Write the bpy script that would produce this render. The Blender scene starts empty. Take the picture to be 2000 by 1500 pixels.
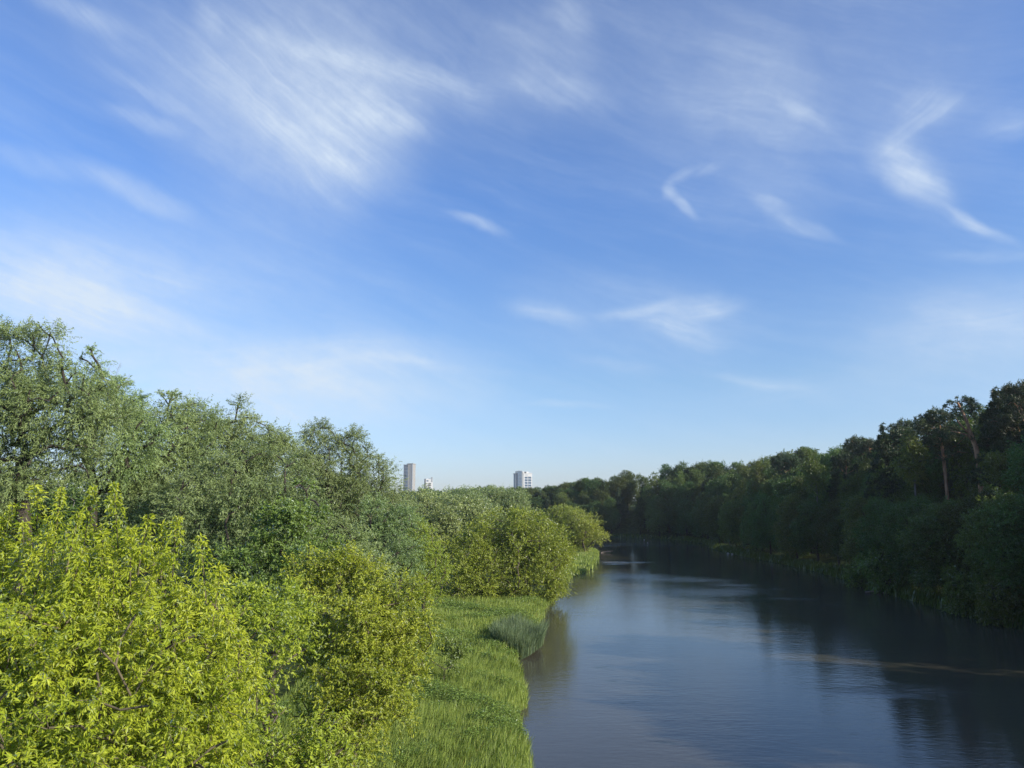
import bpy, math, random
import numpy as np
from math import radians, sin, cos, pi, atan2, asin, sqrt
from mathutils import Vector
SC = bpy.context.scene
random.seed(7)
rng = np.random.default_rng(11)

# ------------------------------------------------------------------ camera
HAZE = 0.00011
F, VH, CAMH = 1480.0, 985.0, 12.0          # focal length in px of a 2000 px wide picture, horizon row, height over the water
PITCH = math.atan((VH-750)/F)
cam_d = bpy.data.cameras.new('camera'); cam = bpy.data.objects.new('camera', cam_d)
SC.collection.objects.link(cam); SC.camera = cam
cam_d.sensor_width = 36; cam_d.lens = 36*F/2000
cam_d.clip_start = 0.1; cam_d.clip_end = 12000
cam.location = (0, 0, CAMH); cam.rotation_euler = (radians(90)+PITCH, 0, 0)

def ray(u, v):
    x = (u-1000)/F; z = (750-v)/F
    return (x, cos(PITCH)-z*sin(PITCH), sin(PITCH)+z*cos(PITCH))
def px(u, v, Y):
    r = ray(u, v); t = Y/r[1]
    return np.array([r[0]*t, Y, CAMH+r[2]*t])
def gnd(u, v, z=0.0):
    r = ray(u, v); t = (z-CAMH)/r[2]
    return (r[0]*t, r[1]*t)
def mpp(Y): return Y/F                       # metres per reference pixel at distance Y

# ------------------------------------------------------------------ light
SUN_EL, SUN_AZ = radians(24), radians(116)   # azimuth clockwise from the viewing direction (+Y)
sd = bpy.data.lights.new('sun', 'SUN'); so = bpy.data.objects.new('sun', sd); SC.collection.objects.link(so)
sd.energy = 5.0; sd.angle = radians(0.5); sd.color = (1.0, 0.90, 0.74)
sv = Vector((sin(SUN_AZ)*cos(SUN_EL), cos(SUN_AZ)*cos(SUN_EL), sin(SUN_EL)))
so.rotation_euler = sv.to_track_quat('Z', 'Y').to_euler()
SC.view_settings.view_transform = 'Standard'; SC.view_settings.look = 'None'
SC.view_settings.exposure = 0.56; SC.view_settings.gamma = 1

W = bpy.data.worlds.new('World'); SC.world = W; W.use_nodes = True
wn, wl = W.node_tree.nodes, W.node_tree.links
wn.clear()
def N(t, nodes=wn, **k):
    n = nodes.new(t)
    for a, b in k.items(): setattr(n, a, b)
    return n
def M(op, a, b=None, nodes=wn, links=wl, clamp=False):
    n = nodes.new('ShaderNodeMath'); n.operation = op; n.use_clamp = clamp
    for i, s in enumerate((a, b)):
        if s is None: continue
        if isinstance(s, (int, float)): n.inputs[i].default_value = s
        else: links.new(s, n.inputs[i])
    return n.outputs[0]
def ramp(val, stops, nodes, links, interp='LINEAR'):
    r = nodes.new('ShaderNodeValToRGB'); r.color_ramp.interpolation = interp
    e = r.color_ramp.elements
    while len(e) > 1: e.remove(e[-1])
    e[0].position = stops[0][0]; e[0].color = (*stops[0][1], 1)
    for p, c in stops[1:]:
        x = e.new(p); x.color = (*c, 1)
    links.new(val, r.inputs[0]); return r.outputs[0]
def mixc(fac, a, b, nodes, links, blend='MIX'):
    n = nodes.new('ShaderNodeMix'); n.data_type = 'RGBA'; n.blend_type = blend
    for i, s in ((0, fac), (6, a), (7, b)):
        if isinstance(s, (int, float)): n.inputs[i].default_value = s
        elif isinstance(s, tuple): n.inputs[i].default_value = (*s, 1)
        else: links.new(s, n.inputs[i])
    return n.outputs[2]

sky = N('ShaderNodeTexSky'); sky.sky_type = 'NISHITA'; sky.sun_disc = False
sky.sun_elevation = SUN_EL; sky.sun_rotation = SUN_AZ; sky.altitude = 100
sky.air_density = 1.0; sky.dust_density = 0.6; sky.ozone_density = 2.2
tc = N('ShaderNodeTexCoord')
sep = N('ShaderNodeSeparateXYZ'); wl.new(tc.outputs['Generated'], sep.inputs[0])
az = M('ARCTAN2', sep.outputs[0], sep.outputs[1]); el = M('ARCSINE', sep.outputs[2])
comb = N('ShaderNodeCombineXYZ'); wl.new(az, comb.inputs[0]); wl.new(el, comb.inputs[1])
wz = N('ShaderNodeTexNoise'); wz.inputs['Scale'].default_value = 3.2; wz.inputs['Detail'].default_value = 5; wz.inputs['Roughness'].default_value = .55
wl.new(comb.outputs[0], wz.inputs['Vector'])
vs = N('ShaderNodeVectorMath', operation='SUBTRACT'); wl.new(wz.outputs['Color'], vs.inputs[0]); vs.inputs[1].default_value = (.5, .5, .5)
vm = N('ShaderNodeVectorMath', operation='MULTIPLY'); wl.new(vs.outputs[0], vm.inputs[0]); vm.inputs[1].default_value = (.085, .07, 0)
va = N('ShaderNodeVectorMath', operation='ADD'); wl.new(comb.outputs[0], va.inputs[0]); wl.new(vm.outputs[0], va.inputs[1])
P = va.outputs[0]
def azel(u, v):
    r = ray(u, v); return atan2(r[0], r[1]), math.atan2(r[2], math.hypot(r[0], r[1]))
def stroke(u1, v1, u2, v2, w, k):
    a, b = azel(u1, v1), azel(u2, v2)
    m = N('ShaderNodeMapping', vector_type='TEXTURE'); wl.new(P, m.inputs[0])
    m.inputs['Location'].default_value = ((a[0]+b[0])/2, (a[1]+b[1])/2, 0)
    m.inputs['Rotation'].default_value = (0, 0, atan2(b[1]-a[1], b[0]-a[0]))
    L = math.hypot(b[0]-a[0], b[1]-a[1])/2
    m.inputs['Scale'].default_value = (L*1.5, w*(2.0 if w > 55 else 1.5)/F, 1)
    d = N('ShaderNodeVectorMath', operation='LENGTH'); wl.new(m.outputs[0], d.inputs[0])
    r = N('ShaderNodeMapRange', interpolation_type='SMOOTHERSTEP'); wl.new(d.outputs['Value'], r.inputs[0])
    r.inputs[1].default_value = 1.0; r.inputs[2].default_value = 0; r.inputs[3].default_value = 0; r.inputs[4].default_value = k
    return r.outputs[0]
def fibre(deg, seed, fine=1.0, lo=.34, hi=.76):
    m = N('ShaderNodeMapping', vector_type='TEXTURE'); wl.new(P, m.inputs[0])
    m.inputs['Rotation'].default_value = (0, 0, radians(deg)); m.inputs['Scale'].default_value = (.7, .05/fine, 1)
    m.inputs['Location'].default_value = (seed, seed*.7, 0)
    n = N('ShaderNodeTexNoise'); wl.new(m.outputs[0], n.inputs['Vector'])
    n.inputs['Scale'].default_value = 2.2; n.inputs['Detail'].default_value = 9; n.inputs['Roughness'].default_value = .66; n.inputs['Distortion'].default_value = .12
    r = N('ShaderNodeMapRange', interpolation_type='SMOOTHSTEP'); wl.new(n.outputs['Fac'], r.inputs[0])
    r.inputs[1].default_value = lo; r.inputs[2].default_value = hi
    return r.outputs[0]
GROUPS = [
 (-26, 5.5, .8, [(330,60,800,330,190,.26),(-300,520,400,630,85,.42),(-200,440,760,610,120,.24),(330,740,980,740,80,.34),(100,690,1000,760,60,.22),(-200,830,900,800,80,.25),(500,40,1100,120,140,.16),
   (1000,60,2100,60,150,.16),(1200,200,1700,330,130,.14),(1620,670,2300,640,90,.30),(1650,150,1950,330,120,.12),(950,600,1550,640,70,.14)]),
 (-32, 1.3, 1.0, [(330,40,760,330,150,.34),(420,120,780,350,90,.22),(500,250,780,350,60,.28),(600,300,720,350,20,.25),(100,0,540,260,80,.22),(60,0,260,60,22,.3),(380,0,430,90,24,.25),
   (640,120,850,260,60,.26),(700,215,830,265,22,.3),(200,215,350,275,16,.3),(870,425,990,465,14,.42),(-60,285,200,355,22,.26),(150,320,380,430,22,.45),
   (1700,265,1850,400,46,.42),(1740,300,1870,410,24,.4),(1850,405,1930,450,10,.45),(1690,330,1800,380,20,.3),(1400,330,1620,440,55,.16),(1450,380,1540,450,16,.3),(1500,440,1630,480,14,.3),(1302,372,1360,428,11,.42),(1300,352,1306,395,12,.34),
   (1060,0,1150,60,30,.28),(1380,60,1600,260,60,.16),(960,60,1190,200,70,.2),(1480,190,1620,270,14,.24),(180,120,400,260,14,.2),(1840,420,1990,470,10,.3),(1000,150,1200,200,30,.16)]),
 (-12, 4.1, 1.2, [(420,40,980,165,24,.28),(760,120,1010,190,36,.25),(-100,545,420,645,44,.42),(-150,520,300,600,80,.35),(-100,470,640,600,70,.22),(310,535,430,565,18,.2),
   (500,735,850,778,20,.28),(990,590,1150,635,20,.42),(1230,612,1420,660,30,.55),(1390,722,1600,757,11,.34),(1280,180,1620,265,50,.16),
   ]),
 (6, 7.7, 1.1, [(300,700,860,690,45,.38),(620,680,960,722,12,.22),(1300,608,1470,592,22,.5),(1170,618,1330,600,14,.4),(1700,650,2100,620,60,.28),(1790,503,2050,488,12,.18),
   (1010,782,1190,792,9,.28),(1130,692,1290,712,12,.2),(1300,770,1800,740,40,.14),
   (-200,740,700,780,90,.3),(1900,250,2080,205,26,.3)]),
 (30, 2.9, 1.3, [(1730,240,1880,165,36,.28),(1770,250,1890,170,16,.2),(1300,355,1340,325,11,.28),(1330,328,1400,318,12,.2),(1700,330,1800,230,26,.2)]),
]
tot = None
for deg, seed, fine, sts in GROUPS:
    acc = None
    for s in sts:
        o = stroke(*s); acc = o if acc is None else M('ADD', acc, o)
    f = fibre(deg, seed, fine)
    fl = .62 if seed == 5.5 else (.55 if seed == 1.3 else .4)
    f = M('ADD', M('MULTIPLY', f, 1-fl), fl)
    o = M('MULTIPLY', acc, f)
    tot = o if tot is None else M('ADD', tot, o)
# a faint veil of high cirrus everywhere, the same in all directions
vl = M('MULTIPLY', fibre(-18, 9.1, .5, .36, .9), .16)
tot = M('ADD', tot, vl, clamp=False)
wf = N('ShaderNodeTexNoise'); wf.inputs['Scale'].default_value = 26; wf.inputs['Detail'].default_value = 7; wf.inputs['Roughness'].default_value = .7; wl.new(P, wf.inputs['Vector'])
tot = M('MULTIPLY', tot, M('ADD', M('MULTIPLY', wf.outputs['Fac'], .8), .55))
tot = M('MINIMUM', tot, .93)
# sky colour: Nishita, slightly desaturated to violet blue as the phone records it
elr = M('MULTIPLY', M('MAXIMUM', el, 0.0), 1/(pi/2))
tint = ramp(elr, [(0, (.68,.74,1.02)), (.10, (.67,.79,.96)), (.25, (.62,.83,1.16)), (.40, (.86,.95,1.20)), (1, (.86,.95,1.20))], wn, wl)
skc = mixc(1.0, sky.outputs[0], tint, wn, wl, 'MULTIPLY')
cl = mixc(tot, skc, (3.9, 4.5, 5.2), wn, wl)
bg = N('ShaderNodeBackground'); wl.new(cl, bg.inputs[0]); bg.inputs[1].default_value = 0.125
ow = N('ShaderNodeOutputWorld'); wl.new(bg.outputs[0], ow.inputs[0])

# ------------------------------------------------------------------ materials
def mat(name):
    m = bpy.data.materials.new(name); m.use_nodes = True
    m.node_tree.nodes.clear(); return m, m.node_tree.nodes, m.node_tree.links
def leaf_mat(name, ca, cb, trans=.45, tcol=1.3, rough=.45, spec=.35, objvar=.25, dead=None):
    """leaf colour runs from ca to cb with the per-leaf attribute 'tint', varied a little per tree"""
    m, n, l = mat(name)
    at = n.new('ShaderNodeAttribute'); at.attribute_name = 'tint'
    c = ramp(at.outputs['Fac'], [(0, ca), (1, cb)] if dead is None else [(0, ca), (.96, cb), (.975, dead)], n, l)
    oi = n.new('ShaderNodeObjectInfo')
    hs = n.new('ShaderNodeHueSaturation'); l.new(c, hs.inputs['Color'])
    mr = n.new('ShaderNodeMapRange'); l.new(oi.outputs['Random'], mr.inputs[0]); mr.inputs[3].default_value = 1-objvar; mr.inputs[4].default_value = 1+objvar
    l.new(mr.outputs[0], hs.inputs['Value'])
    mr2 = n.new('ShaderNodeMapRange'); l.new(M('FRACT', M('MULTIPLY', oi.outputs['Random'], 7.31, n, l), None, n, l), mr2.inputs[0])
    mr2.inputs[3].default_value = .5-.03*objvar/.25; mr2.inputs[4].default_value = .5+.03*objvar/.25; l.new(mr2.outputs[0], hs.inputs['Hue'])
    d = n.new('ShaderNodeBsdfDiffuse'); l.new(hs.outputs[0], d.inputs[0])
    t = n.new('ShaderNodeBsdfTranslucent')
    tcx = mixc(1.0, hs.outputs[0], (tcol*1.05, tcol, tcol*.35), n, l, 'MULTIPLY'); l.new(tcx, t.inputs[0])
    mx = n.new('ShaderNodeMixShader'); mx.inputs[0].default_value = trans; l.new(d.outputs[0], mx.inputs[1]); l.new(t.outputs[0], mx.inputs[2])
    g = n.new('ShaderNodeBsdfGlossy'); g.inputs['Roughness'].default_value = rough; g.inputs[0].default_value = (1, 1, 1, 1)
    fr = n.new('ShaderNodeFresnel'); fr.inputs[0].default_value = 1.4
    mg = n.new('ShaderNodeMixShader'); l.new(M('MULTIPLY', fr.outputs[0], spec, n, l), mg.inputs[0]); l.new(mx.outputs[0], mg.inputs[1]); l.new(g.outputs[0], mg.inputs[2])
    o = n.new('ShaderNodeOutputMaterial'); l.new(mg.outputs[0], o.inputs[0]); return m
def bark_mat(name, ca, cb, scale=6):
    m, n, l = mat(name)
    t = n.new('ShaderNodeTexCoord'); mp = n.new('ShaderNodeMapping'); mp.inputs['Scale'].default_value = (scale, scale, scale*.25); l.new(t.outputs['Object'], mp.inputs[0])
    nz = n.new('ShaderNodeTexNoise'); nz.inputs['Scale'].default_value = 1; nz.inputs['Detail'].default_value = 5; l.new(mp.outputs[0], nz.inputs['Vector'])
    c = ramp(nz.outputs[0], [(.35, ca), (.65, cb)], n, l)
    p = n.new('ShaderNodeBsdfPrincipled'); l.new(c, p.inputs['Base Color']); p.inputs['Roughness'].default_value = .9
    b = n.new('ShaderNodeBump'); b.inputs['Strength'].default_value = .6; b.inputs['Distance'].default_value = .03; l.new(nz.outputs[0], b.inputs['Height']); l.new(b.outputs[0], p.inputs['Normal'])
    o = n.new('ShaderNodeOutputMaterial'); l.new(p.outputs[0], o.inputs[0]); return m
def flat_mat(name, col, rough=.7, metal=0, var=.15, scale=1.0, spec=.5):
    m, n, l = mat(name)
    t = n.new('ShaderNodeTexCoord'); nz = n.new('ShaderNodeTexNoise'); nz.inputs['Scale'].default_value = scale; nz.inputs['Detail'].default_value = 4
    l.new(t.outputs['Object'], nz.inputs['Vector'])
    c = ramp(nz.outputs[0], [(.3, tuple(x*(1-var) for x in col)), (.7, tuple(x*(1+var) for x in col))], n, l)
    p = n.new('ShaderNodeBsdfPrincipled'); l.new(c, p.inputs['Base Color']); p.inputs['Roughness'].default_value = rough; p.inputs['Metallic'].default_value = metal
    p.inputs['Specular IOR Level'].default_value = spec
    o = n.new('ShaderNodeOutputMaterial'); l.new(p.outputs[0], o.inputs[0]); return m

LM = dict(
 maple  = leaf_mat('young maple leaves', (.17,.25,.015), (.45,.50,.045), .36, 1.25, objvar=.06),
 elder  = leaf_mat('olive leaves', (.16,.25,.02), (.46,.54,.06), .32, 1.2, objvar=.12),
 green  = leaf_mat('fresh green leaves', (.11,.175,.035), (.24,.32,.075), .35, objvar=.10),
 willow = leaf_mat('silver willow leaves', (.085,.14,.035), (.34,.43,.17), .22, 1.1, objvar=.14),
 olive  = leaf_mat('olive bush leaves', (.15,.21,.025), (.38,.45,.06), .30, 1.2, objvar=.10, dead=(.25,.16,.05)),
 grey   = leaf_mat('pale far willow leaves', (.13,.18,.055), (.34,.41,.16), .24, 1.1, objvar=.12),
 wood   = leaf_mat('dark wood leaves', (.052,.098,.030), (.125,.19,.052), .3, spec=.12, rough=.6, objvar=.35),
 birch  = leaf_mat('birch leaves', (.07,.115,.03), (.155,.21,.05), .35, spec=.15, rough=.6, objvar=.25),
 needle = leaf_mat('pine needles', (.034,.060,.032), (.075,.115,.05), .1, 1.0, spec=.12, rough=.6, objvar=.25),
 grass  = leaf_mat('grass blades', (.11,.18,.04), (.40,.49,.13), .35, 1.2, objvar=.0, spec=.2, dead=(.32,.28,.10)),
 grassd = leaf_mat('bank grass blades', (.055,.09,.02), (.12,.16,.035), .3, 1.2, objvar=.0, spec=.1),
 grassherb = leaf_mat('herb leaves', (.09,.16,.035), (.24,.34,.08), .3, 1.2, objvar=.0, spec=.2),
 reed   = leaf_mat('blue green reed blades', (.09,.14,.08), (.21,.28,.15), .25, 1.1, objvar=.0, spec=.2),
)
BK = dict(
 bark = bark_mat('grey brown bark', (.05,.04,.03), (.13,.105,.08)),
 dark = bark_mat('dark bark', (.025,.02,.015), (.06,.05,.04)),
 pine = bark_mat('orange pine bark', (.26,.13,.07), (.50,.30,.19), 3),
 pale = bark_mat('pale birch bark', (.09,.085,.075), (.19,.18,.16), 3),
 twigbrown = bark_mat('young brown bark', (.07,.06,.035), (.14,.115,.07)),
 twig = bark_mat('bare twig bark', (.18,.15,.12), (.32,.28,.24), 3),
)

# ------------------------------------------------------------------ object helpers
def tagp(o, label=None, cat=None, group=None, kind=None):
    for k, v in (('label', label), ('category', cat), ('group', group), ('kind', kind)):
        if v: o[k] = v
    return o
def new_mesh(name, V, faces, k, m, tint=None, smooth=False):
    """V (n,3); faces flat index array of k-gons"""
    me = bpy.data.meshes.new(name)
    V = np.asarray(V, np.float32); faces = np.asarray(faces, np.int32).ravel(); nf = len(faces)//k
    me.vertices.add(len(V)); me.vertices.foreach_set('co', V.ravel())
    me.loops.add(len(faces)); me.loops.foreach_set('vertex_index', faces)
    me.polygons.add(nf); me.polygons.foreach_set('loop_start', np.arange(0, nf*k, k, dtype=np.int32))
    if tint is not None:
        a = me.attributes.new('tint', 'FLOAT', 'POINT'); a.data.foreach_set('value', np.asarray(tint, np.float32))
    me.update(calc_edges=True)
    me.polygons.foreach_set('use_smooth', np.full(nf, smooth))
    me.materials.append(m); return me
TRI = [0]
def link(name, data, parent=None, loc=None):
    o = bpy.data.objects.new(name, data); SC.collection.objects.link(o)
    if parent: o.parent = parent
    if loc is not None: o.location = loc
    return o
def empty(name, loc, label, cat, group=None):
    o = bpy.data.objects.new(name, None); SC.collection.objects.link(o); o.location = loc
    o.empty_display_size = .5
    return tagp(o, label, cat, group)
def copy_tree(o, loc, rz=0, sc=(1,1,1)):
    c = o.copy(); SC.collection.objects.link(c); c.location = loc; c.rotation_euler = (0, 0, rz); c.scale = sc
    for ch in list(o.children):
        d = ch.copy(); SC.collection.objects.link(d); d.parent = c
    return c
def unit(a): return a/np.maximum(np.linalg.norm(a, axis=-1, keepdims=True), 1e-9)

def leaves_mesh(name, Pn, D, L, Wd, m, tint, up=.6, fold=.25):
    """folded leaves: two triangles each, from base Pn along D"""
    n = len(Pn); D = unit(D)
    R = rng.normal(size=(n, 3)); R[:, 2] += up
    S = unit(np.cross(D, R)); Nn = np.cross(S, D)
    L = L[:, None]; Wd = Wd[:, None]
    mid = Pn + D*L*.45
    V = np.empty((n, 4, 3), np.float32)
    V[:, 0] = Pn; V[:, 1] = mid + S*Wd*.5 + Nn*Wd*fold; V[:, 2] = Pn + D*L; V[:, 3] = mid - S*Wd*.5 + Nn*Wd*fold
    b = np.arange(n)[:, None]*4
    Fc = np.concatenate([b+0, b+1, b+2, b+0, b+2, b+3], axis=1)
    TRI[0] += 2*n
    return new_mesh(name, V.reshape(-1, 3), Fc, 3, m, np.repeat(tint, 4))

def tubes_mesh(name, A, B, ra, rb, m, k=5):
    """a tapered tube for every segment A->B"""
    A, B = np.asarray(A, float), np.asarray(B, float); n = len(A)
    D = unit(B-A); ref = np.where(np.abs(D[:, 2:3]) > .9, [[1, 0, 0]], [[0, 0, 1]])
    S = unit(np.cross(D, ref)); T = np.cross(D, S)
    an = np.arange(k)*2*pi/k
    ring = S[:, None]*np.cos(an)[None, :, None] + T[:, None]*np.sin(an)[None, :, None]
    V = np.concatenate([A[:, None]+ring*np.asarray(ra)[:, None, None], B[:, None]+ring*np.asarray(rb)[:, None, None]], axis=1)
    b = (np.arange(n)*2*k)[:, None]; i = np.arange(k)[None]; j = (i+1) % k
    Fc = np.stack([b+i, b+j, b+k+j, b+k+i], axis=2)
    TRI[0] += 2*n*k
    return new_mesh(name, V.reshape(-1, 3), Fc, 4, m, smooth=True)

def skeleton(trunk, ends, rbase, tip=.02, wander=.06):
    """join branch ends to the trunk: every end hangs on the cheapest earlier node; radii by the pipe rule"""
    nodes = [np.array(p, float) for p in trunk]; par = [-1]+list(range(len(trunk)-1))
    plen = [0.]
    for i in range(1, len(trunk)): plen.append(plen[-1]+np.linalg.norm(nodes[i]-nodes[i-1]))
    top = nodes[-1]; mid = nodes[len(trunk)//2]
    order = np.argsort(np.linalg.norm(ends-top, axis=1))
    for e in order:
        p = ends[e]; Q = np.array(nodes); d = np.linalg.norm(Q-p, axis=1)
        rise = np.maximum(0, Q[:, 2]-p[2])
        c = d + .35*np.array(plen) + .9*rise; c[0] += 1e6
        j = int(np.argmin(c)); L = d[j]
        k = j
        if L > .8:
            mp = (Q[j]*.5+p*.5) + rng.normal(size=3)*L*wander*1.6 + np.array([0, 0, L*.06])
            nodes.append(mp); par.append(k); plen.append(plen[k]+L/2); k = len(nodes)-1
        nodes.append(p); par.append(k); plen.append(plen[k]+L/2)
    n = len(nodes); w = np.zeros(n)
    cnt = np.zeros(n, int)
    for p_ in par:
        if p_ >= 0: cnt[p_] += 1
    w[cnt == 0] = 1
    for i in range(n-1, 0, -1): w[par[i]] += w[i]
    r = tip + (rbase-tip)*(w/w[0])**.66
    r = np.minimum(r, rbase)
    A, B, ra, rb = [], [], [], []
    for i in range(1, n):
        A.append(nodes[par[i]]); B.append(nodes[i]); rb.append(r[i]); ra.append(r[par[i]] if par[i] < len(trunk) and i < len(trunk) else min(r[par[i]], r[i]*1.35))
    return A, B, ra, rb

SPEC = {  # leaf length, leaf width, droop, up bias, puff radius (m), leaves per twig, twig length factor
 'maple':  dict(L=.125, W=.042, droop=.75, up=.75, puff=(.26,.62), m=14, tw=.85, mat='maple', lai=1.25),
 'elder':  dict(L=.14, W=.055, droop=.40, up=.60, puff=(.35,.95), m=13, tw=.85, mat='elder', lai=2.5),
 'green':  dict(L=.19, W=.10, droop=.30, up=.30, puff=(.5,1.1), m=12, tw=.7, mat='green', lai=3.0),
 'willow': dict(L=.20, W=.05, droop=.45, up=.35, puff=(.45,1.35), m=16, tw=.8, mat='willow', lai=2.2, pk=1.0),
 'olive':  dict(L=.24, W=.10, droop=.15, up=.40, puff=(.55,1.6), m=12, tw=.8, mat='olive', lai=1.9),
 'grey':   dict(L=.34, W=.12, droop=.45, up=.25, puff=(.9,2.2), m=12, tw=.8, mat='grey', lai=2.3),
}
def foliage(lobes, sp, base, lai=None, back=.42, fill=.35):
    """lobes: (n,6) centre+radii in world metres.  Puffs sit on the lobes' skins, twigs on the puffs, leaves on the twigs."""
    S = SPEC[sp]; lobes = np.array(lobes, float); lai = lai or S['lai']
    C, Rr = lobes[:, :3], lobes[:, 3:]
    area = 4*pi*((Rr[:, 0]*Rr[:, 1])**1.6/3+(Rr[:, 0]*Rr[:, 2])**1.6/3+(Rr[:, 1]*Rr[:, 2])**1.6/3)**(1/1.6)
    pr = np.mean(S['puff']); npf = np.maximum(3, (area/(pi*pr*pr)*S.get('pk', 1.0))).astype(int)
    pc, prad, pout = [], [], []
    for i in range(len(C)):
        n = npf[i]*2
        d = unit(rng.normal(size=(n, 3)))
        q = rng.uniform(.68, 1.0, n)**.6
        lim = min(1.0, Rr[i].min()/pr)
        p = C[i] + d*Rr[i]*q[:, None]
        ok = np.ones(n, bool)
        for j in range(len(C)):
            if j != i: ok &= np.linalg.norm((p-C[j])/Rr[j], axis=1) > .80
        # the far side of the crown is thinner than the side towards the river and the bridge
        ok &= (rng.random(n) < np.where(d[:, 1] > .35, back, 1.0))
        ok &= (p[:, 2] > base[2]+.3)
        p = p[ok][:npf[i]]; dd = d[ok][:npf[i]]
        pc.append(p); prad.append((S['puff'][0]+(S['puff'][1]-S['puff'][0])*rng.random(len(p))**1.6)*max(.3, lim)); pout.append(unit(dd/Rr[i]))
        if fill and lim > .8:                       # inner leaf mass that closes the view through the crown
            k = max(1, int(len(p)*fill)); d2 = unit(rng.normal(size=(k, 3))); q2 = C[i]+d2*Rr[i]*rng.uniform(.15, .62, k)[:, None]
            pc.append(q2); prad.append(np.full(k, S['puff'][1]*1.15)*min(1, lim)); pout.append(d2)
    pc = np.concatenate(pc); prad = np.concatenate(prad); pout = np.concatenate(pout)
    la = S['L']*S['W']*.5
    ntot = lai*.5*sum(area)*(.5+.5*back)/(la*.55)*.62
    wts = prad**2; wts /= wts.sum()
    m = S['m']
    tw_per = np.maximum(2, np.round(wts*ntot/m)).astype(int)
    idx = np.repeat(np.arange(len(pc)), tw_per); nt = len(idx)
    rd = unit(rng.normal(size=(nt, 3)))
    td = unit(rd + .75*pout[idx] + np.array([0, 0, S['up']]))
    st = pc[idx] + rd*prad[idx][:, None]*rng.uniform(0, .55, nt)[:, None]
    tl = prad[idx]*S['tw']*rng.uniform(.6, 1.15, nt)
    t = np.tile(np.linspace(.12, 1.0, m), (nt, 1)) + rng.normal(size=(nt, m))*.02
    pos = st[:, None] + td[:, None]*(tl[:, None]*t)[..., None]
    pos[..., 2] -= S['droop']*.55*tl[:, None]*t**2
    tdir = np.repeat(td[:, None], m, axis=1).copy(); tdir[..., 2] -= S['droop']*1.1*t
    rp = rng.normal(size=(nt, m, 3))
    ld = unit(tdir*.55 + unit(rp)*.75); ld[..., 2] -= S['droop']*.8; ld = unit(ld)
    pos = pos.reshape(-1, 3); ld = ld.reshape(-1, 3); n = len(pos)
    L = S['L']*rng.uniform(.6, 1.25, n); Wd = S['W']*rng.uniform(.7, 1.2, n)
    # young leaves at the twig tips are paler; each puff has its own tone
    ptone = rng.normal(size=len(pc))*.13
    tint = np.clip(.32 + .33*np.tile(np.linspace(0, 1, m), nt) + ptone[np.repeat(idx, m)] + rng.normal(size=n)*.10, 0, .955)
    tint[rng.random(n) < .004] = 1.0
    return pos, ld, L, Wd, tint, pc, st, td, tl
def shoots(lst, D):
    """upright young shoots: a stem with whorls of arching branchlets, slender leaves hanging from them; (u, v top, length m, half width m, depth offset)"""
    Ps, Ds, Ts, st, en = [], [], [], [], []
    for u, v, Ln, w, dy in lst:
        tone = rng.normal()*.14
        tip = px(u, v, D+dy); lean = np.array([rng.normal()*.10, rng.normal()*.10, 0])
        foot = tip-np.array([0, 0, Ln])-lean*Ln; st.append(foot); en.append(tip)
        nn = int(Ln/.085)
        for i in range(nn):
            f = (i+.3)/nn; c = tip+(foot-tip)*f; R_ = w*(.16+.84*f**.75)
            kb = 4
            a = rng.uniform(0, 2*pi)+np.arange(kb)*2*pi/kb+rng.normal(size=kb)*.3
            for aa in a:
                o = np.array([cos(aa), sin(aa), .55*(1-f)+.15]); RR = R_*rng.uniform(.7, 1.25)
                m_ = 7; t = (np.arange(m_)+1)/m_
                p = c+o*RR*t[:, None]; p[:, 2] -= RR*.45*t**2
                d = o*.45+rng.normal(size=(m_, 3))*.42; d[:, 2] -= .55+.25*f*t
                Ps.append(p); Ds.append(d); Ts.append(np.clip(.74+tone-.34*f+rng.normal(size=m_)*.13, 0, .955))
    return np.concatenate(Ps), unit(np.concatenate(Ds)), np.concatenate(Ts), st, en
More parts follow.
